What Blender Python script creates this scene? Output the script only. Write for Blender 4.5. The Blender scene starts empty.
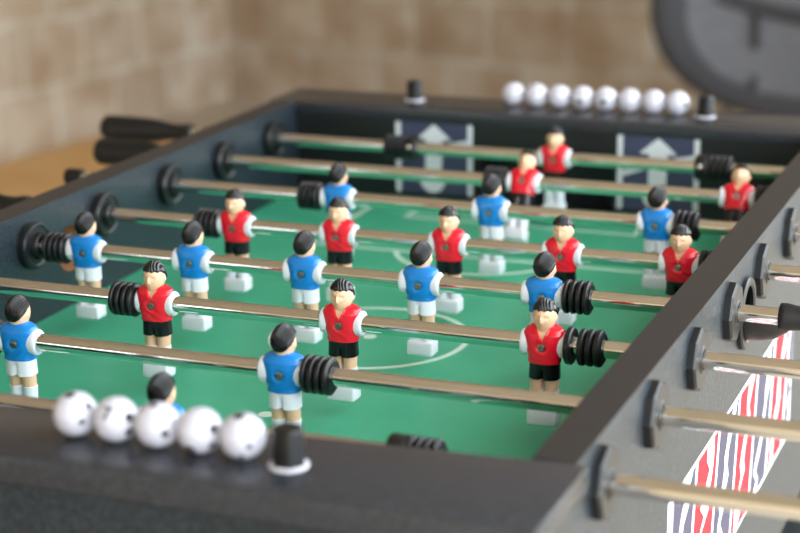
import bpy, bmesh, math, random
from math import sin, cos, pi, sqrt, exp
from mathutils import Vector, Matrix
random.seed(4)
S = bpy.context.scene
C = S.collection

# ------------------------------------------------------------------ sizes (metres)
W = 0.7316            # inside width of the table
T = 0.0329            # side rail thickness
H = 0.0371            # top of the rails, measured from the rod axes
FIELD = -0.090        # playing surface
BOT = -0.370          # underside of the cabinet
GROUND = -0.80
YN, YF = 0.046, 1.286     # inner faces of the end walls
Y0, Y1 = -0.026, 1.380    # outer faces of the cabinet
BN0, BN1L, BN1R = -0.033, 0.0356, 0.0893 # near end board
BF0, BF1 = 1.2825, 1.388  # far end board
BT = 0.0185               # board thickness
ROD_Y = [0.15, 0.2998, 0.4470, 0.5945, 0.7442, 0.9025, 1.0506, 1.2]
ROD_R = 0.0080
CX, CY = W/2, 0.672

# ------------------------------------------------------------------ materials
def mat(name, col=(.8,.8,.8), rough=.5, metal=0., spec=.5, coat=0., build=None):
    m = bpy.data.materials.new(name); m.use_nodes = True
    nt = m.node_tree; b = nt.nodes['Principled BSDF']
    b.inputs['Base Color'].default_value = (*col, 1)
    b.inputs['Roughness'].default_value = rough
    b.inputs['Metallic'].default_value = metal
    b.inputs['Specular IOR Level'].default_value = spec
    b.inputs['Coat Weight'].default_value = coat
    if build: build(nt, b)
    return m
def lin(r, g, b):
    f = lambda c: (c/255/12.92) if c/255 <= .04045 else ((c/255+.055)/1.055)**2.4
    return (f(r), f(g), f(b))
def noise_col(nt, b, scale, c1, c2, p1=.35, p2=.65, detail=2, bump=0., dist=.001, coord='Object'):
    tc = nt.nodes.new('ShaderNodeTexCoord'); n = nt.nodes.new('ShaderNodeTexNoise')
    n.inputs['Scale'].default_value = scale; n.inputs['Detail'].default_value = detail
    nt.links.new(tc.outputs[coord], n.inputs['Vector'])
    r = nt.nodes.new('ShaderNodeValToRGB')
    r.color_ramp.elements[0].position = p1; r.color_ramp.elements[0].color = (*c1, 1)
    r.color_ramp.elements[1].position = p2; r.color_ramp.elements[1].color = (*c2, 1)
    nt.links.new(n.outputs['Fac'], r.inputs['Fac']); nt.links.new(r.outputs['Color'], b.inputs['Base Color'])
    if bump:
        bp = nt.nodes.new('ShaderNodeBump'); bp.inputs['Strength'].default_value = bump; bp.inputs['Distance'].default_value = dist
        nt.links.new(n.outputs['Fac'], bp.inputs['Height']); nt.links.new(bp.outputs['Normal'], b.inputs['Normal'])
    return r

M = {}
M['laminate'] = mat('black_textured_laminate', rough=.36, spec=.5,
    build=lambda nt, b: noise_col(nt, b, 300, lin(18,24,29), lin(46,58,67), .40, .66, 2, .5, .0010))
M['laminate_top'] = mat('black_board_laminate', rough=.27, spec=.5,
    build=lambda nt, b: noise_col(nt, b, 500, lin(38,40,45), lin(54,57,63), .4, .65, 2, .12, .0004))
M['rail_top'] = mat('black_rail_edge', lin(40,39,40), rough=.42, spec=.5)
M['endwall'] = mat('black_end_wall', lin(20,21,24), rough=.45)
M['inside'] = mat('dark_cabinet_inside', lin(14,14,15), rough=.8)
M['mdf'] = mat('raw_fibreboard', rough=.85, build=lambda nt, b: noise_col(nt, b, 300, lin(150,105,70), lin(180,130,90)))
def field_build(nt, b):
    noise_col(nt, b, 14, lin(62,164,128), lin(70,174,136), .3, .7, 3)
M['field'] = mat('green_playing_field', rough=.42, spec=.35, build=field_build)
M['line'] = mat('white_field_paint', lin(205,228,215), rough=.4)
M['chrome'] = mat('chromed_steel', (.82,.80,.77), rough=.08, metal=1.)
M['screw'] = mat('screw_steel', (.30,.28,.25), rough=.32, metal=1.)
M['rubber'] = mat('black_rubber', lin(18,18,20), rough=.42, spec=.5)
M['plate'] = mat('black_bearing_plastic', lin(24,25,27), rough=.36, spec=.5)
M['grip'] = mat('black_grip_plastic', lin(18,18,20), rough=.5)
M['red'] = mat('red_paint', lin(222,22,44), rough=.24, spec=.5, coat=.3)
M['blue'] = mat('blue_paint', lin(18,126,205), rough=.24, spec=.5, coat=.3)
M['white'] = mat('white_paint', lin(228,232,240), rough=.3)
M['whiteboot'] = mat('white_plastic', lin(226,229,236), rough=.38)
M['black'] = mat('black_paint', lin(15,15,17), rough=.26)
M['skin'] = mat('flesh_paint', lin(228,186,150), rough=.38)
M['hair'] = mat('black_hair_paint', lin(13,13,15), rough=.26, spec=.5)
M['ball'] = mat('white_ball_plastic', lin(200,199,211), rough=.22, coat=.2)
M['ballink'] = mat('black_ball_ink', lin(22,22,28), rough=.3)
M['ballgrey'] = mat('grey_ball_ink', lin(205,203,215), rough=.3)
M['ballgreen'] = mat('dark_green_ball_ink', lin(30,52,50), rough=.3)
M['cap'] = mat('black_cap_plastic', lin(15,15,17), rough=.35)
M['collar'] = mat('white_collar_plastic', lin(225,224,232), rough=.35)
M['navy'] = mat('navy_print', lin(62,64,92), rough=.4)
M['greyprint'] = mat('pale_grey_print', lin(214,216,222), rough=.4)
M['s_grey'] = mat('sticker_grey', lin(84,80,94), rough=.6, spec=.06)
M['s_red'] = mat('sticker_red', lin(206,52,60), rough=.6, spec=.06)
M['s_white'] = mat('sticker_white', lin(236,238,240), rough=.6, spec=.06)
M['rim'] = mat('black_padded_cloth', lin(52,51,54), rough=.85)
M['mesh'] = mat('grey_mesh_cloth', rough=.75, build=lambda nt, b: noise_col(nt, b, 60, lin(88,88,92), lin(102,102,106)))
M['tube'] = mat('black_steel_tube', lin(35,35,37), rough=.4)

def block_wall(nt, b):
    tc = nt.nodes.new('ShaderNodeTexCoord'); sx = nt.nodes.new('ShaderNodeSeparateXYZ'); cb = nt.nodes.new('ShaderNodeCombineXYZ')
    L = nt.links.new
    L(tc.outputs['Object'], sx.inputs[0]); ad = nt.nodes.new('ShaderNodeMath'); ad.operation = 'ADD'; ad.inputs[1].default_value = .11
    az = nt.nodes.new('ShaderNodeMath'); az.operation = 'ADD'; az.inputs[1].default_value = -.012
    L(sx.outputs['X'], ad.inputs[0]); L(sx.outputs['Z'], az.inputs[0]); L(ad.outputs[0], cb.inputs['X']); L(az.outputs[0], cb.inputs['Y'])
    wn = nt.nodes.new('ShaderNodeTexNoise'); wn.inputs['Scale'].default_value = 5; wn.inputs['Detail'].default_value = 3
    L(cb.outputs[0], wn.inputs['Vector'])
    mx = nt.nodes.new('ShaderNodeMix'); mx.data_type = 'VECTOR'; mx.inputs['Factor'].default_value = .035
    L(cb.outputs[0], mx.inputs[4]); L(wn.outputs['Color'], mx.inputs[5])
    br = nt.nodes.new('ShaderNodeTexBrick'); br.offset = .5
    br.inputs['Scale'].default_value = 1; br.inputs['Brick Width'].default_value = .31; br.inputs['Row Height'].default_value = .225
    br.inputs['Mortar Size'].default_value = .015; br.inputs['Mortar Smooth'].default_value = .45; br.inputs['Bias'].default_value = 0
    br.inputs['Color1'].default_value = (*lin(180,165,147), 1); br.inputs['Color2'].default_value = (*lin(164,149,131), 1)
    br.inputs['Mortar'].default_value = (*lin(186,178,164), 1)
    L(mx.outputs[1], br.inputs['Vector'])
    n = nt.nodes.new('ShaderNodeTexNoise'); n.inputs['Scale'].default_value = 4.5; n.inputs['Detail'].default_value = 6
    L(cb.outputs[0], n.inputs['Vector'])
    rp = nt.nodes.new('ShaderNodeValToRGB')
    rp.color_ramp.elements[0].position = .36; rp.color_ramp.elements[0].color = (*lin(214,196,178), 1)
    rp.color_ramp.elements[1].position = .62; rp.color_ramp.elements[1].color = (1,1,1,1)
    L(n.outputs['Fac'], rp.inputs['Fac'])
    mm = nt.nodes.new('ShaderNodeMix'); mm.data_type = 'RGBA'; mm.blend_type = 'MULTIPLY'; mm.inputs['Factor'].default_value = .9
    L(br.outputs['Color'], mm.inputs[6]); L(rp.outputs['Color'], mm.inputs[7]); L(mm.outputs[2], b.inputs['Base Color'])
    bp = nt.nodes.new('ShaderNodeBump'); bp.invert = True; bp.inputs['Strength'].default_value = .6; bp.inputs['Distance'].default_value = .012
    L(br.outputs['Fac'], bp.inputs['Height']); L(bp.outputs['Normal'], b.inputs['Normal'])
M['wall'] = mat('tan_block_wall', rough=.9, spec=.2, build=block_wall)
M['floor'] = mat('tan_floor', rough=.6, spec=.3, build=lambda nt, b: noise_col(nt, b, 3, lin(176,162,142), lin(190,176,156), .3, .7, 5))
M['mat'] = mat('tan_mat', rough=.7, spec=.3, build=lambda nt, b: noise_col(nt, b, 6, lin(206,162,104), lin(216,176,118)))
M['plaster'] = mat('cream_plaster', rough=.9, build=lambda nt, b: noise_col(nt, b, 3, lin(222,204,172), lin(230,212,182)))
M['ceil'] = mat('warm_ceiling', rough=.9, build=lambda nt, b: noise_col(nt, b, 2, lin(166,154,136), lin(180,168,150)))
M['frame'] = mat('white_added_frame', lin(230,228,222), rough=.5)

# ------------------------------------------------------------------ mesh helpers
def finish(name, bm, mats, parent=None, smooth=30, loc=(0,0,0), recalc=True):
    if recalc: bmesh.ops.recalc_face_normals(bm, faces=bm.faces[:])
    me = bpy.data.meshes.new(name); bm.to_mesh(me); bm.free()
    if not isinstance(mats, (list, tuple)): mats = [mats]
    for m in mats: me.materials.append(m)
    if smooth:
        me.polygons.foreach_set('use_smooth', [True]*len(me.polygons))
        me.set_sharp_from_angle(angle=math.radians(smooth))
    o = bpy.data.objects.new(name, me); C.objects.link(o); o.location = loc
    if parent: o.parent = parent
    return o
def empty(name, loc=(0,0,0), parent=None):
    o = bpy.data.objects.new(name, None); C.objects.link(o); o.location = loc
    o.empty_display_size = .02
    if parent: o.parent = parent
    return o
def tag(o, label=None, cat=None, group=None, kind=None):
    if label: o['label'] = label
    if cat: o['category'] = cat
    if group: o['group'] = group
    if kind: o['kind'] = kind
    return o
def box(bm, x0, x1, y0, y1, z0, z1, bev=0., mi=0, seg=2):
    r = bmesh.ops.create_cube(bm, size=1)
    vs = r['verts']
    for v in vs: v.co = Vector(((x0+x1)/2+v.co.x*(x1-x0), (y0+y1)/2+v.co.y*(y1-y0), (z0+z1)/2+v.co.z*(z1-z0)))
    fs = list({f for v in vs for f in v.link_faces})
    for f in fs: f.material_index = mi
    if bev:
        es = list({e for v in vs for e in v.link_edges})
        bmesh.ops.bevel(bm, geom=es, offset=bev, segments=seg, affect='EDGES', profile=.5)
def lathe(bm, prof, axis='X', n=40, c=(0,0,0), mi=0, closed=False):
    """prof: (along, radius) pairs; spun about axis."""
    rings = []
    for a, r in prof:
        ring = []
        for k in range(n):
            t = 2*pi*k/n
            if axis == 'X': p = (a, r*cos(t), r*sin(t))
            elif axis == 'Y': p = (r*sin(t), a, r*cos(t))
            else: p = (r*cos(t), r*sin(t), a)
            ring.append(bm.verts.new(Vector(p)+Vector(c)))
        rings.append(ring)
    pairs = list(zip(rings[:-1], rings[1:]))
    if closed: pairs.append((rings[-1], rings[0]))
    for A, B in pairs:
        for k in range(n):
            f = bm.faces.new((A[k], A[(k+1)%n], B[(k+1)%n], B[k])); f.material_index = mi
    if not closed:
        for R in (rings[0], rings[-1]):
            f = bm.faces.new(R); f.material_index = mi
def loft(bm, rings, mi=0, cap=True):
    R = [[bm.verts.new(p) for p in ring] for ring in rings]
    n = len(R[0])
    for A, B in zip(R[:-1], R[1:]):
        for k in range(n):
            f = bm.faces.new((A[k], A[(k+1)%n], B[(k+1)%n], B[k])); f.material_index = mi
    if cap:
        bm.faces.new(R[0]).material_index = mi; bm.faces.new(R[-1]).material_index = mi
    return R
def sell(t, a, b, e):
    ct, st = cos(t), sin(t)
    return (a*math.copysign(abs(ct)**(2/e), ct), b*math.copysign(abs(st)**(2/e), st))
def prism(bm, poly, y0, y1, plane='XZ', mi=0):
    f = {'XZ': lambda u, v, w: (u, w, v), 'YZ': lambda u, v, w: (w, u, v), 'XY': lambda u, v, w: (u, v, w)}[plane]
    A = [bm.verts.new(f(u, v, y0)) for u, v in poly]; B = [bm.verts.new(f(u, v, y1)) for u, v in poly]
    n = len(A)
    for k in range(n): bm.faces.new((A[k], A[(k+1)%n], B[(k+1)%n], B[k])).material_index = mi
    bm.faces.new(A).material_index = mi; bm.faces.new(B[::-1]).material_index = mi
def tube(bm, pts, r, n=10, mi=0, closed=False):
    P = [Vector(p) for p in pts]; rings = []
    up = Vector((0,0,1))
    for i, p in enumerate(P):
        a = P[i-1] if (i > 0 or closed) else p
        b = P[(i+1)%len(P)] if (i < len(P)-1 or closed) else p
        d = (b-a).normalized()
        u = d.cross(up)
        if u.length < 1e-3: u = d.cross(Vector((1,0,0)))
        u.normalize(); v = d.cross(u)
        rr = r[i] if isinstance(r, (list, tuple)) else r
        rings.append([p+u*rr*cos(2*pi*k/n)+v*rr*sin(2*pi*k/n) for k in range(n)])
    if closed: rings.append(rings[0]); 
    loft(bm, rings, mi, cap=not closed)
    if closed: bmesh.ops.remove_doubles(bm, verts=bm.verts[:], dist=1e-6)
def cut(o, cutter_bm):
    """subtract the cutter volume from o's mesh."""
    me = bpy.data.meshes.new('cutter'); bmesh.ops.recalc_face_normals(cutter_bm, faces=cutter_bm.faces[:]); cutter_bm.to_mesh(me); cutter_bm.free()
    co = bpy.data.objects.new('cutter', me); C.objects.link(co)
    md = o.modifiers.new('b', 'BOOLEAN'); md.operation = 'DIFFERENCE'; md.object = co; md.solver = 'EXACT'
    dg = bpy.context.evaluated_depsgraph_get(); dg.update()
    new = bpy.data.meshes.new_from_object(o.evaluated_get(dg))
    o.modifiers.clear(); o.data = new
    bpy.data.objects.remove(co)
    return new

# ================================================================== FOOSBALL TABLE
table = empty('foosball_table', (W/2, (Y0+Y1)/2, GROUND))
tag(table, 'black foosball table with a green field, raised rails and white score balls on its ends', 'foosball table')
toff = -Vector(table.location)
def tpart(name, bm, mats, parent=None, **k):
    return finish(name, bm, mats, parent or table, loc=(toff if (parent is None) else (0,0,0)), **k)

# playing field and its painted lines
bm = bmesh.new(); box(bm, 0, W, YN, YF, FIELD-.012, FIELD)
field = tpart('playing_field', bm, M['field'])
LW, lz0, lz1 = .0065, FIELD, FIELD+.0003
def strip(bm, x0, x1, y0, y1): box(bm, x0, x1, y0, y1, lz0, lz1)
def arc(name, cx, cy, r, a0, a1, n=64):
    bm = bmesh.new(); m = n+1 if a1-a0 < 6 else n
    rr = [(r-LW/2, lz0), (r+LW/2, lz0), (r+LW/2, lz1), (r-LW/2, lz1)]
    V = [[bm.verts.new((cx+q*cos(a0+(a1-a0)*k/n), cy+q*sin(a0+(a1-a0)*k/n), z)) for q, z in rr] for k in range(m)]
    for k in range(n):
        A, B = V[k], V[(k+1) % m]
        for i in range(4): bm.faces.new((A[i], A[(i+1)%4], B[(i+1)%4], B[i]))
    if m > n: bm.faces.new(V[0]); bm.faces.new(V[-1])
    finish(name, bm, M['line'], field, smooth=30)
def spot(cx, cy, r):
    bm = bmesh.new(); lathe(bm, [(lz0, r), (lz1, r)], 'Z', 28, (cx, cy, 0)); finish('spot', bm, M['line'], field)
arc('center_circle', CX, CY, .105, 0, 2*pi)
spot(CX, CY, .0075)
for yb, s in ((YF, -1), (YN, 1)):
    for hw, dep in ((.224, .276), (.157, .108)):
        x0, x1 = CX-hw, CX+hw; ye = yb+s*dep; h2 = LW/2
        bm = bmesh.new()
        prism(bm, [(x0-h2,yb),(x0+h2,yb),(x0+h2,ye-s*h2),(x1-h2,ye-s*h2),(x1-h2,yb),(x1+h2,yb),(x1+h2,ye+s*h2),(x0-h2,ye+s*h2)], lz0, lz1, 'XY')
        finish('box_line', bm, M['line'], field, smooth=0)
    a = pi/2*s
    arc('box_arc', CX, yb+s*(.241 if s < 0 else .185), .11, a-1.22, a+1.22, 40)
    spot(CX, yb+s*.372, .0075)

# side rails with rod holes and the serve hole
def rail(x0, x1, BN1, hole):
    bm = bmesh.new()
    z1 = H-BT
    prof = [(Y0, BOT), (Y1, BOT), (Y1, z1), (BF0-.0002, z1), (BF0-.0002, H), (BN1+.0002, H), (BN1+.0002, z1), (Y0, z1)]
    prism(bm, prof, x0, x1, 'YZ')
    o = tpart('side_rail', bm, [M['laminate'], M['rail_top'], M['mdf']])
    cb = bmesh.new()
    for y in ROD_Y: lathe(cb, [(x0-.02, .0092), (x1+.02, .0092)], 'X', 24, (0, y, 0))
    lathe(cb, [(x0-.02, .0265), (x1+.02, .0265)], 'X', 40, (0, .6745, -.0240))
    me = cut(o, cb)
    me.materials.clear()
    for m in (M['laminate'], M['rail_top'], hole): me.materials.append(m)
    for p in me.polygons:
        nx, ny, nz = [abs(c) for c in p.normal]
        if nz > .99 and p.center.z > H-.001: p.material_index = 1
        elif nx < .05 and max(ny, nz) < .9999 or (nx < .05 and abs(p.center.y-.6745) < .028 and abs(p.center.z+.024) < .028): p.material_index = 2
        else: p.material_index = 0
    return o
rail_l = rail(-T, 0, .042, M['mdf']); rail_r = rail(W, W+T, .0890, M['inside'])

# bearing plates: round on the inside, eight-sided on the outside
def round_plate(x, s, y, parent, p):
    bm = bmesh.new()
    lathe(bm, [(x, .0091), (x, .0255), (x+s*(p+.0025), .0262), (x+s*(p+.0045), .0250), (x+s*(p+.0050), .0225), (x+s*(p+.0036), .0205), (x+s*(p+.0036), .0150),
               (x+s*(p+.0095), .0138), (x+s*(p+.0105), .0128), (x+s*(p+.0105), .0091)], 'X', 44, (0, y, 0), closed=True)
    return finish('bearing_plate', bm, M['plate'], parent)
def oct_plate(x, s, y, parent):
    bm = bmesh.new(); n = 48
    def rr(t, R):
        a = (t % (pi/4)) - pi/8
        return R*cos(pi/8)/cos(a)
    rings = []
    for a, R in ((0, .0290), (.0062, .0290), (.0082, .0270), (.0082, None), (.0096, .0112), (.0096, .0091), (0, .0091)):
        ring = []
        for k in range(n):
            t = 2*pi*k/n
            q = rr(t, R) if R and R > .015 else (R or .0125)
            ring.append(Vector((x+s*a, y+q*cos(t), q*sin(t))))
        rings.append(ring)
    rings.append(rings[0])
    loft(bm, rings, cap=False); bmesh.ops.remove_doubles(bm, verts=bm.verts[:], dist=1e-6)
    return finish('bearing_plate', bm, M['plate'], parent, smooth=20)
for y in ROD_Y:
    round_plate(0, 1, y, rail_l, .006); round_plate(W, -1, y, rail_r, 0)
    oct_plate(W+T, 1, y, rail_r); oct_plate(-T, -1, y, rail_l)
# serve cup on the outside of each rail
def serve_cup(x, s, parent):
    bm = bmesh.new(); n = 40; cy, cz = .668, -.0225
    lathe(bm, [(x, .0272), (x, .036), (x+s*.004, .036), (x+s*.0055, .0345), (x+s*.0055, .0295), (x+s*.004, .0272)], 'X', n, (0, cy, cz), closed=True)
    # scoop below the hole
    rings = []
    for a, r in ((.004, .026), (.018, .0255), (.032, .0225), (.044, .015), (.048, .006)):
        ring = []
        for k in range(21):
            t = pi+pi*k/20
            ring.append(Vector((x+s*a, cy+r*cos(t), cz+r*sin(t))))
        for k in range(20, -1, -1):
            t = pi+pi*k/20; q = max(r-.003, .002)
            ring.append(Vector((x+s*max(a-.003, .003), cy+q*cos(t), cz+q*sin(t))))
        rings.append(ring)
    loft(bm, rings)
    return finish('serve_cup', bm, M['plate'], parent)
serve_cup(W+T, 1, rail_r); serve_cup(-T, -1, rail_l)

# end boards, end walls, fascia, cabinet bottom
def board(y0, y1a, y1b):
    bm = bmesh.new(); prism(bm, [(-T-.008, y0), (W+T+.008, y0), (W+T+.008, y1b), (-T-.008, y1a)], H-BT+.0002, H, 'XY')
    bmesh.ops.bevel(bm, geom=bm.edges[:], offset=.0014, segments=2, affect='EDGES', profile=.5)
    return tpart('end_board', bm, M['laminate_top'])
board_n = board(BN0, BN1L, BN1R); board_f = board(BF0, BF1, BF1)
GW = .098   # half width of the goal
def end_wall(y0, y1):
    bm = bmesh.new(); zt = H-BT
    box(bm, .0002, CX-GW, y0, y1, FIELD, zt); box(bm, CX+GW, W-.0002, y0, y1, FIELD, zt)
    box(bm, CX-GW, CX+GW, y0, y1, -.010, zt)
    return tpart('end_wall', bm, M['endwall'])
wall_n = end_wall(YN-.016, YN); wall_f = end_wall(YF, YF+.016)
for a, b, q in ((Y0, Y0+.016, 1), (Y1-.016, Y1, -1)):
    bm = bmesh.new(); box(bm, .0002, W-.0002, a, b, BOT, H-BT)
    tpart('end_panel', bm, M['laminate'])
for a, b in ((Y0+.0165, YN-.0165), (YF+.0165, Y1-.0165)):
    bm = bmesh.new()
    box(bm, CX-GW-.012, CX+GW+.012, a, b, FIELD-.02, FIELD-.012)
    box(bm, CX-GW-.012, CX-GW, a, b, FIELD-.012, H-BT-.001); box(bm, CX+GW, CX+GW+.012, a, b, FIELD-.012, H-BT-.001)
    tpart('goal_box', bm, M['inside'])
bm = bmesh.new(); box(bm, .0003, W-.0003, Y0+.0165, Y1-.0165, BOT, BOT+.01); tpart('cabinet_bottom', bm, M['inside'])
for x in (-T+.005, W+T-.075):
    for y in (Y0+.01, Y1-.08):
        bm = bmesh.new(); box(bm, x, x+.07, y, y+.07, GROUND+.02, BOT-.0003, .003)
        leg = tpart('leg', bm, M['laminate'])
        bm = bmesh.new(); lathe(bm, [(GROUND, .026), (GROUND+.014, .026), (GROUND+.016, .012), (GROUND+.021, .012)], 'Z', 24, (x+.035, y+.035, 0)); finish('foot', bm, M['rubber'], leg)

# arrow panels printed either side of the goals
def arrow_panel(x0, x1, y, s, parent):
    z1, z0 = .0178, -.0825
    w = x1-x0; cx = (x0+x1)/2
    bm = bmesh.new()
    e = lambda k: y+s*k
    prism(bm, [(x0,z0),(x1,z0),(x1,z1),(x0,z1)], *sorted((e(0), e(.0004))), 'XZ', 0)
    def g(poly, k=.0008): prism(bm, poly, *sorted((e(.0004), e(k))), 'XZ', 1)
    bw = .0072
    g([(x0,z0),(x0+bw,z0),(x0+bw,z1),(x0,z1)]); g([(x1-bw,z0),(x1,z0),(x1,z1),(x1-bw,z1)])
    # arrow head and shaft
    g([(cx-.0245,-.0055),(cx+.0245,-.0055),(cx+.0245,-.0045),(cx,.0165),(cx-.0245,-.0045)])
    g([(cx-.013,-.048),(cx+.011,-.048),(cx+.013,-.0056),(cx-.0125,-.0056)])
    # slanted bars from the frame to the shaft
    g([(x1-bw-.0002,-.004),(x1-bw-.0002,-.010),(cx+.0132,-.016),(cx+.0132,-.012)])
    g([(x0+bw+.0002,-.030),(x0+bw+.0002,-.038),(cx-.0132,-.026),(cx-.0132,-.020)])
    # half disc at the foot of the arrow
    pts = [(cx-.002+.019*cos(t), -.060+.021*sin(t)) for t in [pi+pi*k/20 for k in range(21)]]
    g(pts)
    return finish('arrow_panel', bm, [M['navy'], M['greyprint']], parent, smooth=0)
for x0, x1 in ((.152, .2655), (.4705, .5815)):
    arrow_panel(x0, x1, YF, -1, wall_f); arrow_panel(x0, x1, YN, 1, wall_n)

# sticker on the outside of each side rail: grey, red and white torn stripes with a white edge
def sticker(x, s, parent):
    bm = bmesh.new()
    ya, yb, za, zb = .366, .966, -.254, -.1035
    rnd = random.Random(8)
    e = lambda k: x+s*k
    def layer(poly, k0, k1, mi): prism(bm, poly, *sorted((e(k0), e(k1))), 'YZ', mi)
    layer([(ya,za),(yb,za),(yb,zb),(ya,zb)], 0, .0003, 2)
    b = .004
    def clipx(y): return min(max(y, ya+b), yb-b)
    # slanted colour fields
    sl = .030; y = ya+b-.02
    for k in range(7):
        a0, a1 = y+.006, y+.090; y += .0945
        c = k % 2
        layer([(clipx(a0),za+b),(clipx(a1),za+b),(clipx(a1+sl),zb-b),(clipx(a0+sl),zb-b)], .0003, .0005, c)
        n = 12; L_, R_ = [], []      # torn white slash through the middle of each field
        for i in range(n):
            f = i/(n-1); z = za+b+(zb-za-2*b)*f
            m = a0+(a1-a0)*(.26+.45*f)+sl*f+rnd.uniform(-.011, .011)
            hw = .004+.013*rnd.random()
            L_.append((clipx(m-hw), z)); R_.append((clipx(m+hw), z))
        layer(L_+R_[::-1], .0005, .0007, 2)
    return finish('stripe_sticker', bm, [M['s_grey'], M['s_red'], M['s_white']], parent, smooth=0)
sticker(W+T, 1, rail_r); sticker(-T, -1, rail_l)

# score counter end caps with white collars
def caps(y, xs, parent):
    for x in xs:
        bm = bmesh.new(); n = 40
        rings = []
        for z, r in ((H+.002, .0116), (H+.0265, .0112), (H+.0280, .0100)):
            ring = []
            for k in range(n):
                t = 2*pi*k/n; a = (t % (pi/3))-pi/6
                q = r*(.45+.55*cos(pi/6)/cos(a)*1.07)
                ring.append(Vector((x+q*cos(t), y+q*sin(t), z)))
            rings.append(ring)
        loft(bm, rings)
        cp = finish('score_cap', bm, M['cap'], parent)
        bm = bmesh.new(); lathe(bm, [(H, .0138), (H+.0010, .0144), (H+.0018, .0138), (H+.0021, .011), (H, .011)], 'Z', 36, (x, y, 0), closed=True)
        tag(finish('collar', bm, M['collar'], cp), 'white collar around the foot of the black cap')
caps(.0190, (.163, .5800), board_n); caps(1.3440, (.158, .5745), board_f)

# ================================================================== PLAYER FIGURES
def head_r(th, ph):
    """th: azimuth, face at -Y; ph: latitude. returns point on the bald head."""
    cx, sx = cos(th), sin(th)
    a, b, c = .0103, .0118, .0150
    x, y, z = a*cos(ph)*cx, b*cos(ph)*sx, c*sin(ph)
    lo = max(0, -z/c)
    x *= 1-.13*lo; y *= 1-.10*lo
    f = max(0, -sx)           # frontness
    z_ = z/c
    g = lambda u, v, su, sv: exp(-((x-u)/su)**2-((z-v)/sv)**2)*(f > .2)
    d = 0
    d += .0019*g(0, -.0030, .0015, .0020)          # nose tip
    d += .0016*g(0, .0005, .0012, .0030)           # bridge
    d -= .0012*(g(.0040, .0012, .0020, .0015)+g(-.0040, .0012, .0020, .0015))   # eye sockets
    d += .0007*(g(.0040, .0040, .0030, .0012)+g(-.0040, .0040, .0030, .0012))   # brow
    d += .0007*g(0, -.0068, .0030, .0010)          # upper lip
    d -= .0006*g(0, -.0080, .0034, .0006)          # mouth line
    d += .0007*g(0, -.0090, .0028, .0010)          # lower lip
    d += .0010*g(0, -.0122, .0034, .0018)          # chin
    y -= d
    for sgn in (1, -1):                            # ears
        q = exp(-((y-.0012)/.0020)**2-((z+.0010)/.0034)**2)
        if cx*sgn > .5: x += sgn*.0018*q
    return Vector((x, y, z))
HC = Vector((0, -.0012, .0253))     # head centre above the rod
def torso_ring(z, k=1., n=72, off=0.):
    """outline of the chest at height z"""
    P = [(-.0165, .0142, .0108, 2.6), (-.0120, .0146, .0116, 2.6), (-.005, .0162, .0125, 2.6), (.004, .0178, .0124, 2.6), (.010, .0190, .0114, 2.5),
         (.0142, .0168, .0092, 2.3), (.0166, .0128, .0074, 2.2), (.0178, .0080, .0062, 2.1), (.0186, .0056, .0056, 2.0)]
    if z <= P[0][0]: q = P[0][1:]
    elif z >= P[-1][0]: q = P[-1][1:]
    else:
        for A, B in zip(P[:-1], P[1:]):
            if A[0] <= z <= B[0]:
                f = (z-A[0])/(B[0]-A[0]); q = [A[i]+(B[i]-A[i])*f for i in (1,2,3)]; break
    a, b, e = q[0]*k+off, q[1]*k+off, q[2]
    return [Vector((*sell(2*pi*i/n, a, b, e), z)) for i in range(n)]
def body_mesh():
    bm = bmesh.new()
    # legs under the shorts, to the tops of the socks
    for s in (1, -1):
        rings = []
        for z, r, yo in ((-.046, .0058, -.0010), (-.043, .0060, -.0010), (-.038, .0064, -.0006), (-.032, .0066, 0), (-.026, .0058, 0)):
            rings.append([Vector((s*.0068+r*cos(2*pi*k/24), yo+r*1.1*sin(2*pi*k/24), z)) for k in range(24)])
        loft(bm, rings)
    # chest inside the jersey and the neck
    zs = [-.0158+.0343*i/24 for i in range(25)]
    rings = [torso_ring(z, .81) for z in zs]
    rings += [[Vector((.0054*cos(2*pi*i/72), -.0004+.0060*sin(2*pi*i/72), z)) for i in range(72)] for z in (.0200, .0230)]
    loft(bm, rings)
    # head
    N, K = 72, 52
    rings = []
    for j in range(1, K):
        ph = -pi/2+pi*j/K
        rings.append([HC+head_r(2*pi*i/N, ph) for i in range(N)])
    loft(bm, rings)
    return bm
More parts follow.
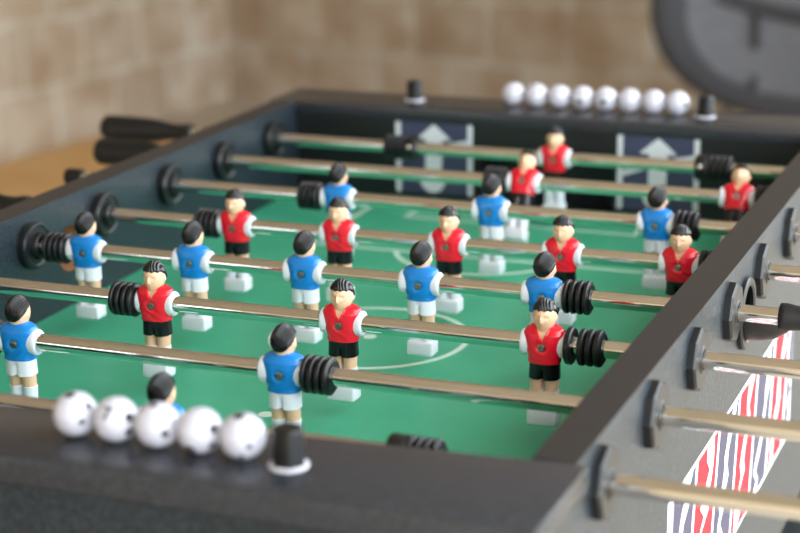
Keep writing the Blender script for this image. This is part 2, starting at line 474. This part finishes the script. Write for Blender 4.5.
def hair_mesh(N=224, K=110):
    bm = bmesh.new(); vs = []; mk = []
    def cover(th, ph):
        fr = -sin(th)               # 1 at the face
        z = sin(ph)
        if fr > .35: lim = .40+.08*(fr-.35)-.035*cos(10*th)
        elif fr > -.15: lim = .22+.18*(fr+.15)/.5+.035*(fr+.15)/.5
        else: lim = .22-.64*min(1, (-fr-.15)/.80)**1.15
        return (z-lim)/.10
    for j in range(1, K):
        ph = -pi/2+pi*j/K; row = []; mrow = []
        for i in range(N):
            th = 2*pi*i/N
            p = head_r(th, ph); c = cover(th, ph); m = min(1, max(0, c))
            m = m*m*(3-2*m)
            t = -.0009+.0024*m
            front = max(0, -sin(th))*max(0, sin(ph))
            t += m*.0006*front                     # quiff
            t += m*.00036*sin((p.x*.9+p.z*.35)/.00085*pi)*(.35+.65*max(0, sin(ph)+.45)) # combed strands
            nrm = Vector((p.x/.0106, p.y/.0139, p.z/.0182)); nrm.normalize()
            row.append(HC+p+nrm*t); mrow.append(c)
        vs.append(row); mk.append(mrow)
    V = {}
    def gv(j, i):
        i %= N
        if (j, i) not in V: V[(j, i)] = bm.verts.new(vs[j][i])
        return V[(j, i)]
    for j in range(K-2):
        for i in range(N):
            if max(mk[j][i], mk[j][(i+1)%N], mk[j+1][i], mk[j+1][(i+1)%N]) > -.25:
                bm.faces.new((gv(j,i), gv(j,i+1), gv(j+1,i+1), gv(j+1,i)))
    top = bm.verts.new(HC+Vector((0, 0, .0150+.0020)))
    for i in range(N): bm.faces.new((gv(K-2,i), gv(K-2,i+1), top))
    return bm
def jersey_mesh(vneck):
    bm = bmesh.new(); n = 176; zs = [-.0168+.0348*i/64 for i in range(65)]
    rings = []
    for z in zs:
        ring = torso_ring(z, 1.0, n, .0002)
        out = []
        for p in ring:
            q = p.copy()
            hem = exp(-((z+.0160)/.0011)**2)*.0005
            l = Vector((q.x, q.y, 0))
            if l.length: q += l.normalized()*hem
            # folds
            q.y += (.00035*sin(q.x*520+z*700)*exp(-((z+.010)/.007)**2))*(1 if q.y > 0 else -1)
            if abs(p.x) < .014: # dimple around the screw
                r = sqrt(p.x**2+(z+.0012)**2)
                q.y *= 1-.15*exp(-(r/.0050)**4)
            if vneck and p.y < 0:
                lim = (z-.0035)*.50
                if abs(p.x) < lim: q.y *= .70; q.x *= .97
                elif abs(p.x) < lim+.0011: q.y -= .0005
            if z > .0172: q.x *= .97; q.y *= .97
            out.append(q)
        rings.append(out)
    rings.insert(0, [Vector((p.x*.86, p.y*.86, -.0166)) for p in rings[0]])
    loft(bm, rings)
    return bm
def sleeve_mesh(s):
    bm = bmesh.new(); rings = []; n = 40
    for x, k in ((.0120, .92), (.0165, 1.0), (.0192, 1.0), (.0207, .96), (.0213, .88), (.0213, .80), (.0203, .76), (.0203, .74)):
        rings.append([Vector((s*x, (.0005)+.0101*k*cos(2*pi*i/n), .0004+.0116*k*sin(2*pi*i/n)-(.0010 if sin(2*pi*i/n) < 0 else 0))) for i in range(n)])
    loft(bm, rings); return bm
def shorts_mesh():
    bm = bmesh.new(); rings = []; n = 72
    for i in range(20):
        f = i/19; z = -.0155-.0162*f
        a = .0136+.0006*f; b = .0104+.0004*f
        ring = []
        for k in range(n):
            t = 2*pi*k/n; x, y = sell(t, a, b, 2.7)
            gr = exp(-(x/.0016)**2)*min(1, max(0, (f-.15)/.5))*.0030
            y -= math.copysign(gr, y)
            ring.append(Vector((x, y, z+(.0012*exp(-(x/.002)**2) if f == 1 else 0))))
        rings.append(ring)
    loft(bm, rings); return bm
def sock_mesh(s):
    bm = bmesh.new(); rings = []
    for z, r in ((-.0430, .0058), (-.0430, .0067), (-.0450, .0069), (-.0460, .0066), (-.0590, .0064), (-.063, .0064)):
        rings.append([Vector((s*.0068+r*cos(2*pi*k/28), -.0010+r*1.1*sin(2*pi*k/28), z)) for k in range(28)])
    loft(bm, rings); return bm
def boot_mesh():
    bm = bmesh.new(); box(bm, -.0137, .0137, -.0110, .0085, -.0752, -.0600, .0022, seg=3)
    return bm
def screw_mesh():
    bm = bmesh.new()
    for s in (1, -1):
        y = s*.0112
        lathe(bm, [(y-s*.004, .0040), (y-s*.0002, .0040), (y+s*.0009, .0034), (y+s*.0014, .0020), (y+s*.0012, .0012), (y+s*.0004, .0010)], 'Y', 20, (0,0,-.0012))
        prism(bm, [(-.0024,-.0015),(.0024,-.0015),(.0024,-.0009),(-.0024,-.0009)], *sorted((y+s*.0009, y+s*.00165)), 'XZ')
    return bm
def make_player(jersey, shorts, vneck, label):
    p = finish('player_figure', body_mesh(), M['skin'], smooth=50)
    tag(p, label)
    finish('hair', hair_mesh(), M['hair'], p, smooth=60)
    finish('jersey', jersey_mesh(vneck), jersey, p, smooth=50)
    for s in (1, -1): finish('sleeve', sleeve_mesh(s), M['white'], p, smooth=40)
    finish('shorts', shorts_mesh(), shorts, p, smooth=50)
    for s in (1, -1): finish('sock', sock_mesh(s), M['white'], p, smooth=40)
    finish('boots', boot_mesh(), M['whiteboot'], p, smooth=40)
    finish('screw', screw_mesh(), M['screw'], p, smooth=30)
    return p
PROTO = {'red': make_player(M['red'], M['black'], True, 'player in a red jersey with white sleeves and black shorts'),
         'blue': make_player(M['blue'], M['white'], False, 'player in a blue jersey with white sleeves and white shorts')}
used = set()
def place_player(team, x, root, rotz):
    src = PROTO[team]
    if team not in used: used.add(team); p = src
    else:
        p = src.copy(); C.objects.link(p)
        for ch in src.children:
            c = ch.copy(); C.objects.link(c); c.parent = p
    p.parent = root; p.location = (x, 0, 0); p.rotation_euler = (0, 0, rotz)

# ================================================================== RODS
def bumper(root, x, s, n=4, w=.027, collar=False, split=False):
    """ringed rubber bumper centred on x; s = side on which the tail collar sits"""
    prof = []; step = w/n; a = x-w/2
    xs = []
    for k in range(n):
        c0 = a+step*k
        xs += [(c0, .0120), (c0+.0005, .0152), (c0+.0014, .0166), (c0+step-.0027, .0166), (c0+step-.0016, .0154), (c0+step-.0009, .0120)]
    xs = [(a, .0082)]+xs+[(a+w, .0125), (a+w, .0082)]
    bm = bmesh.new(); lathe(bm, xs, 'X', 44, closed=True)
    b = finish('bumper', bm, M['rubber'], root, smooth=35)
    if collar:
        bm = bmesh.new(); c0, c1 = (x+s*w/2, x+s*(w/2+.0145))
        c0, c1 = min(c0, c1), max(c0, c1)
        lathe(bm, [(c0, .0082), (c0, .0158), (c0+.0012, .0166), (c1-.0012, .0166), (c1, .0158), (c1, .0082)], 'X', 40, closed=True)
        cl = finish('stop_collar', bm, M['rubber'], b, smooth=35)
        bm = bmesh.new(); lathe(bm, [(-.0163, .0030), (-.0173, .0030), (-.0181, .0022), (-.0184, .0010)], 'Y', 20, ((c0+c1)/2, 0, 0))
        bmesh.ops.rotate(bm, verts=bm.verts[:], cent=(0,0,0), matrix=Matrix.Rotation(-.25, 3, 'X'))
        finish('collar_screw', bm, M['chrome'], b, smooth=30)
    if split:
        bm = bmesh.new(); c0 = x-s*(w/2+.0085)
        lathe(bm, [(c0-.003, .0082), (c0-.003, .0158), (c0-.0018, .0170), (c0+.0018, .0170), (c0+.003, .0158), (c0+.003, .0082)], 'X', 44, closed=True)
        finish('bumper_ring', bm, M['rubber'], b, smooth=35)
def handle(root, x, s):
    """grip running from x outwards in direction s"""
    prof = [(0, .0083), (0, .0120), (.001, .0132), (.006, .0136), (.014, .0120), (.026, .0112), (.040, .0126), (.056, .0162), (.070, .0178), (.130, .0184), (.138, .0176), (.142, .0140), (.143, .0083)]
    bm = bmesh.new(); lathe(bm, [(x+s*a, r) for a, r in prof], 'X', 12, closed=True)
    finish('handle', bm, M['grip'], root, smooth=50)
def rod(k, team, xs, bumps, x0, x1, hside, hx, tilt, label):
    root = empty('foosball_rod', (0, ROD_Y[k-1], 0))
    if hside < 0: x0 = hx-.140
    else: x1 = hx+.140
    tag(root, label, 'foosball rod', 'rods across the foosball table')
    bm = bmesh.new(); lathe(bm, [(x0, .0070), (x0+.001, ROD_R), (x1-.001, ROD_R), (x1, .0070)], 'X', 48)
    finish('rod_shaft', bm, M['chrome'], root, smooth=40)
    for x in xs: place_player(team, x, root, 0 if team == 'red' else pi)
    for b in bumps: bumper(root, *b[:2], **(b[2] if len(b) > 2 else {}))
    handle(root, hx, hside)
    e = x0 if hside > 0 else x1; s = -1 if hside > 0 else 1
    bm = bmesh.new(); lathe(bm, [(e-s*.014, .0083), (e-s*.014, .0100), (e-s*.012, .0108), (e+s*.006, .0108), (e+s*.010, .0095), (e+s*.0105, .0005)], 'X', 28)
    finish('end_cap', bm, M['rubber'], root, smooth=40)
    root.rotation_euler = (tilt, 0, 0)
rod(1, 'blue', [.4085], [(.6300, -1, dict(collar=True)), (.180, 1, dict(collar=True))], -.19, 1.12, 1, .975, .02,
    'nearest rod with one blue goalkeeper, half hidden behind the near end board')
rod(2, 'blue', [.1785, .4435], [(.4768, 1), (.1440, -1)], -.16, 1.14, 1, .990, .0,
    'second rod from the near end, carrying two blue players')
rod(3, 'red', [.2375, .4345, .6305], [(.2055, -1), (.6740, 1, dict(split=True, w=.0225, n=3))], -.20, .995, -1, -.055, .0,
    'rod with three red players facing the camera, in front of the center circle')
rod(4, 'blue', [.0712, .2002, .3283, .4558, .5840], [(.0368, -1), (.6185, 1)], -.27, .960, 1, .812, .0,
    'rod with five blue players and its black handle close to the right side rail')
rod(5, 'red', [.1750, .3015, .4302, .5577, .6830], [(.1405, -1), (.7115, 1, dict(w=.0155, n=2))], -.24, .97, -1, -.098, .0,
    'rod with five red players, just beyond the five blue players')
rod(6, 'blue', [.2315, .4240, .6190], [(.1960, -1), (.6540, 1)], -.133, 1.08, 1, .93, .0,
    'rod with three blue players, third from the far end of the table')
rod(7, 'red', [.4160, .6800], [(.3800, -1), (.7100, 1, dict(w=.018, n=2))], -.20, .95, -1, -.044, -.50,
    'rod with two red players tipped backwards, second from the far end')
rod(8, 'red', [.4097], [(.1880, 1, dict(w=.030, collar=True)), (.6270, -1, dict(w=.032, collar=True))], -.26, .96, -1, -.122, .0,
    'farthest rod with one red goalkeeper, in front of the arrow panels')

# ================================================================== SCORE BALLS
BR = .01648
def ball_mesh(marks, N=96, K=64):
    """marks: (direction, kind, size, material index)"""
    bm = bmesh.new(); bmesh.ops.create_uvsphere(bm, u_segments=N, v_segments=K, radius=BR)
    D = []
    for d, kind, size, mi in marks:
        d = Vector(d).normalized(); u = d.cross(Vector((0,0,1)))
        u = u.normalized() if u.length > .05 else Vector((1,0,0))
        u = -u; v = d.cross(u)      # u to the viewer's right, v up
        D.append((d, u, v, kind, size*(1.3 if kind == 'p' else 1.1), mi))
    def seg(px, py, ax, ay, bx, by):
        t = max(0, min(1, ((px-ax)*(bx-ax)+(py-ay)*(by-ay))/((bx-ax)**2+(by-ay)**2)))
        return sqrt((px-ax-t*(bx-ax))**2+(py-ay-t*(by-ay))**2)
    for f in bm.faces:
        c = f.calc_center_median().normalized(); f.material_index = 0
        for d, u, v, kind, size, mi in D:
            if c.dot(d) < .6: continue
            x, y = c.dot(u), c.dot(v)
            if kind == 'p':
                a = (math.atan2(x, y) % (2*pi/5))-pi/5
                if sqrt(x*x+y*y)*cos(a) < size: f.material_index = mi
            elif kind == '7':
                if min(seg(x, y, -.15, .22, .17, .22), seg(x, y, .17, .22, -.05, -.28)) < .065: f.material_index = mi
            elif kind == 'o':
                if abs(sqrt((x*1.3)**2+y*y)-size) < .032: f.material_index = mi
    return bm
ICO = []
gphi = (1+sqrt(5))/2
for a in (1, -1):
    for b in (gphi, -gphi): ICO += [(0, a, b), (a, b, 0), (b, 0, a)]
back = [((-.6,.75,.2),'p',.16,1), ((.3,.9,-.3),'p',.16,1), ((.2,.6,.75),'p',.14,1), ((-.9,.1,-.4),'p',.15,1)]
A_ = [((.731,-.679,-.067),'p',.10,1), ((-.067,-.256,.964),'p',.17,1), ((.83,-.211,.52),'p',.12,1), ((-.272,-.841,.467),'o',.09,2), ((0,0,-1),'p',.2,1)]+back
B_ = [((.01,-.815,.579),'7',0,1), ((.862,-.396,.317),'p',.13,1), ((.848,-.387,-.362),'p',.14,1), ((-.157,-.918,-.364),'p',.10,2), ((0,-.1,1),'p',.10,2)]+back
C_ = [((.731,-.679,-.10),'p',.12,1), ((-.03,-.2,.97),'p',.14,1), ((.80,-.35,.45),'p',.10,2), ((-.272,-.841,.467),'o',.08,2), ((0,0,-1),'p',.2,1)]+back
D_ = [((-.072,-.791,-.608),'p',.17,1), ((.862,-.396,.317),'p',.13,1), ((.799,-.404,-.445),'p',.13,1), ((-.227,-.936,.268),'o',.09,2)]+back
E_ = [((.66,-.74,-.12),'p',.10,1), ((-.03,-.18,.98),'p',.18,1), ((-.272,-.87,.40),'o',.08,2), ((.25,-.7,-.67),'p',.11,1)]+back
near = [('A', A_), ('B', B_), ('C', C_), ('D', D_), ('E', E_)]
near_lab = ['white score ball at the left end of the near row of five',
            'white score ball marked with a black 7, second from left in the near row',
            'white score ball in the middle of the near row, below the blue goalkeeper',
            'white score ball fourth from left in the near row, dark patch at its foot',
            'white score ball in the near row right beside the black cap with the white collar']
for k in range(5):
    o = finish('score_ball', ball_mesh(near[k][1]), [M['ball'], M['ballink'], M['ballgrey']], None, smooth=60, loc=(.4110+.0334*k, .0210, H+BR+.0001))
    tag(o, near_lab[k], 'score ball', 'score balls on the near end board')
far_marks = [((.35,-.92,-.1),'p',.10,2), ((-.3,-.85,.45),'p',.12,2), ((.75,-.5,.4),'p',.13,2), ((0,0,1),'p',.15,1), ((0,0,-1),'p',.15,1)]+back
fm1 = [((.02,-.98,-.2),'p',.17,3), ((.8,-.4,.4),'p',.12,2), ((-.3,-.6,.7),'p',.12,2)]+back
fm2 = [((.10,-.98,-.12),'p',.18,3), ((-.5,-.5,.7),'p',.12,2)]+back
fm3 = [((.86,-.5,-.05),'p',.17,3), ((-.2,-.9,.4),'p',.11,2)]+back
fm4 = [((.80,-.55,-.25),'p',.13,2), ((-.1,-.7,.7),'p',.15,2)]+back
pf = [far_marks, fm4, far_marks, fm1, fm2, fm4, far_marks, fm3]
far_lab = ['leftmost white score ball of the eight in the far row',
           'white score ball second from left in the far row of eight',
           'white score ball third from left in the far row of eight',
           'white score ball fourth from left in the far row, dark patch low on its front',
           'white score ball fifth from left in the far row, dark patch facing the camera',
           'white score ball third from the right in the far row of eight',
           'white score ball second from the right in the far row of eight',
           'rightmost white score ball of the far row, closest to the right black cap']
for k in range(8):
    o = finish('score_ball', ball_mesh(pf[k], 64, 48), [M['ball'], M['ballink'], M['ballgrey'], M['ballgreen']], None, smooth=60, loc=(.3045+.0330*k, 1.3460, H+BR+.0001))
    tag(o, far_lab[k], 'score ball', 'score balls on the far end board')

# ================================================================== ROOM
def st(o): o['kind'] = 'structure'; return o
ZC = 1.75
wd = Vector((.138, .990, 0)).normalized(); wn = Vector((wd.y, -wd.x, 0))   # along / out of the left wall
corner = Vector((-2.2195, 5.40, GROUND))
def wall(name, p, d, length, s0=0., thick=.15):
    """wall starting at p running along d; room on the -Y side of its local frame"""
    bm = bmesh.new(); box(bm, s0, length, 0, thick, 0, ZC-GROUND)
    o = st(finish(name, bm, M['wall'], smooth=0, loc=p))
    o.rotation_euler = (0, 0, math.atan2(d.y, d.x)); return o
left_start = Vector((-2.407, 4.055, GROUND))-wd*7.75
wl = wall('wall_left', left_start, wd, (corner-left_start).length)
wb = wall('wall_back', corner, wn, 4.3)
bm = bmesh.new(); box(bm, -5, 7, -5, 7, GROUND-.05, GROUND); st(finish('floor', bm, M['floor'], smooth=0))
bm = bmesh.new(); box(bm, -5, 1.9, -4.2, 7, ZC, ZC+.05); st(finish('ceiling', bm, M['ceil'], smooth=0))
bm = bmesh.new(); box(bm, 0, 1.05, 0, 4.2, 0, .012, .004)
mt = finish('floor_mat', bm, M['mat'], smooth=0, loc=left_start+wd*4.2+wn*.01); mt.rotation_euler = (0, 0, math.atan2(-wn.x, wn.y)+pi/2)
mt.rotation_euler = (0, 0, math.atan2(wn.y, wn.x))
tag(mt, 'flat tan mat on the floor along the block wall, behind the left handles', 'mat')

bm = bmesh.new(); hz = ZC-GROUND
wx0, wx1, wz0, wz1 = 4.8, 6.1, 1.0, 1.75  # unseen opening with a frame, added to put bright reflections on the rods
box(bm, 0, wx0, 0, .15, 0, hz); box(bm, wx1, 6.5, 0, .15, 0, hz); box(bm, wx0, wx1, 0, .15, 0, wz0); box(bm, wx0, wx1, 0, .15, wz1, hz)
wf = st(finish('wall_front', bm, M['plaster'], smooth=0, loc=left_start+wn*6.5)); wf.rotation_euler = (0, 0, math.atan2(-wn.y, -wn.x))
bm = bmesh.new()
for a, b, c, d in ((wx0, wx1, wz0, wz0+.05), (wx0, wx1, wz1-.05, wz1), (wx0, wx0+.05, wz0+.05, wz1-.05), (wx1-.05, wx1, wz0+.05, wz1-.05), ((wx0+wx1)/2-.02, (wx0+wx1)/2+.02, wz0+.05, wz1-.05)):
    box(bm, a, b, .05, .10, c, d)
wo = st(finish('added_window_1', bm, M['frame'], smooth=0, loc=wf.location)); wo.rotation_euler = wf.rotation_euler

# ------------------------------------------------------------------ folding dish chair by the back wall
chair = empty('dish_chair', (.23, 4.02, GROUND))
tag(chair, 'round grey dish chair with a thick black padded rim, standing by the back wall', 'chair')
tiltm = Matrix.Rotation(math.radians(-14), 4, 'Z') @ Matrix.Rotation(math.radians(50), 4, 'X')
cc = Vector((.09, .05, .695))
def dish(u, r): return cc+(tiltm @ Vector((r*.47*sell(u,1,1,2.1)[0], r*.40*sell(u,1,1,2.1)[1], -.11*(1-r*r)))) 
n = 72
bm = bmesh.new()
rings = []
for i in range(n):
    u = 2*pi*i/n; p = dish(u, 1.); d = (dish(u, 1.02)-dish(u, .98)).normalized(); q = (tiltm.to_3x3() @ Vector((0,0,1)))
    rings.append([p+d*.052*cos(2*pi*k/14)+q*.034*sin(2*pi*k/14) for k in range(14)])
rings.append(rings[0]); loft(bm, rings, cap=False); bmesh.ops.remove_doubles(bm, verts=bm.verts[:], dist=1e-5)
finish('rim', bm, M['rim'], chair, smooth=60)
bm = bmesh.new()
rs = (.02, .2, .4, .6, .8, .9, .97); dn = tiltm.to_3x3() @ Vector((0,0,.008))
sk = [[dish(2*pi*i/n, r) for i in range(n)] for r in rs]+[[dish(2*pi*i/n, r)-dn for i in range(n)] for r in rs[::-1]]
loft(bm, sk)
finish('seat', bm, M['mesh'], chair, smooth=60)
def strap(pts, w, nm):
    bm = bmesh.new(); nq = tiltm.to_3x3() @ Vector((0,0,1))
    P = []
    for x, y in pts:
        r = min(1, sqrt((x/.47)**2+(y/.40)**2)); P.append(cc+(tiltm @ Vector((x, y, -.11*(1-r*r)+.010))))
    rings = []
    for i, p in enumerate(P):
        d = (P[min(i+1, len(P)-1)]-P[max(i-1, 0)]).normalized(); sd = d.cross(nq).normalized()
        rings.append([p+sd*w+nq*.004, p-sd*w+nq*.004, p-sd*w-nq*.004, p+sd*w-nq*.004])
    loft(bm, rings); finish(nm, bm, M['rim'], chair, smooth=30)
strap([(-.335+.045*k, -.035-.004*k) for k in range(12)], .022, 'strap')
strap([(-.225+.0065*k, -.06-.018*k) for k in range(8)], .010, 'strap')
strap([(-.135+.0055*k, -.30-.015*k) for k in range(6)], .010, 'strap')
for sx in (-1, 1):
    for a, b in (((.34*sx, -.30, 0), (.26*sx, .34, .50)), ((.34*sx, .34, 0), (.30*sx, -.26, .36))):
        bm = bmesh.new(); tube(bm, [Vector(a)+Vector((.09,.05,.011)), Vector(b)+Vector((.09,.05,0))], .011, 12); finish('leg', bm, M['tube'], chair)

# ================================================================== LIGHT, CAMERA
w = bpy.data.worlds.new('World'); S.world = w; w.use_nodes = True
bg = w.node_tree.nodes['Background']; bg.inputs['Color'].default_value = (.86, .94, 1.0, 1); bg.inputs['Strength'].default_value = 6.8

cam = bpy.data.cameras.new('camera'); co = bpy.data.objects.new('camera', cam); C.objects.link(co); S.camera = co
co.location = (1.0884, -1.0363, .5025)
yaw, pit, rol, f = -.3821, -.2710, -.0145, 1823.8
fw = Vector((sin(yaw)*cos(pit), cos(yaw)*cos(pit), sin(pit))); r = fw.cross(Vector((0,0,1))).normalized(); u = r.cross(fw)
r2 = r*cos(rol)+u*sin(rol); u2 = -r*sin(rol)+u*cos(rol)
co.rotation_euler = Matrix((r2, u2, -fw)).transposed().to_euler()
cam.sensor_width = 36; cam.lens = f/800*36; cam.clip_start = .05
cam.dof.use_dof = True; cam.dof.focus_distance = 1.70; cam.dof.aperture_fstop = 4.0

S.view_settings.view_transform = 'Standard'; S.view_settings.look = 'None'; S.view_settings.gamma = 1; S.view_settings.use_curve_mapping = False
S.view_settings.exposure = 0
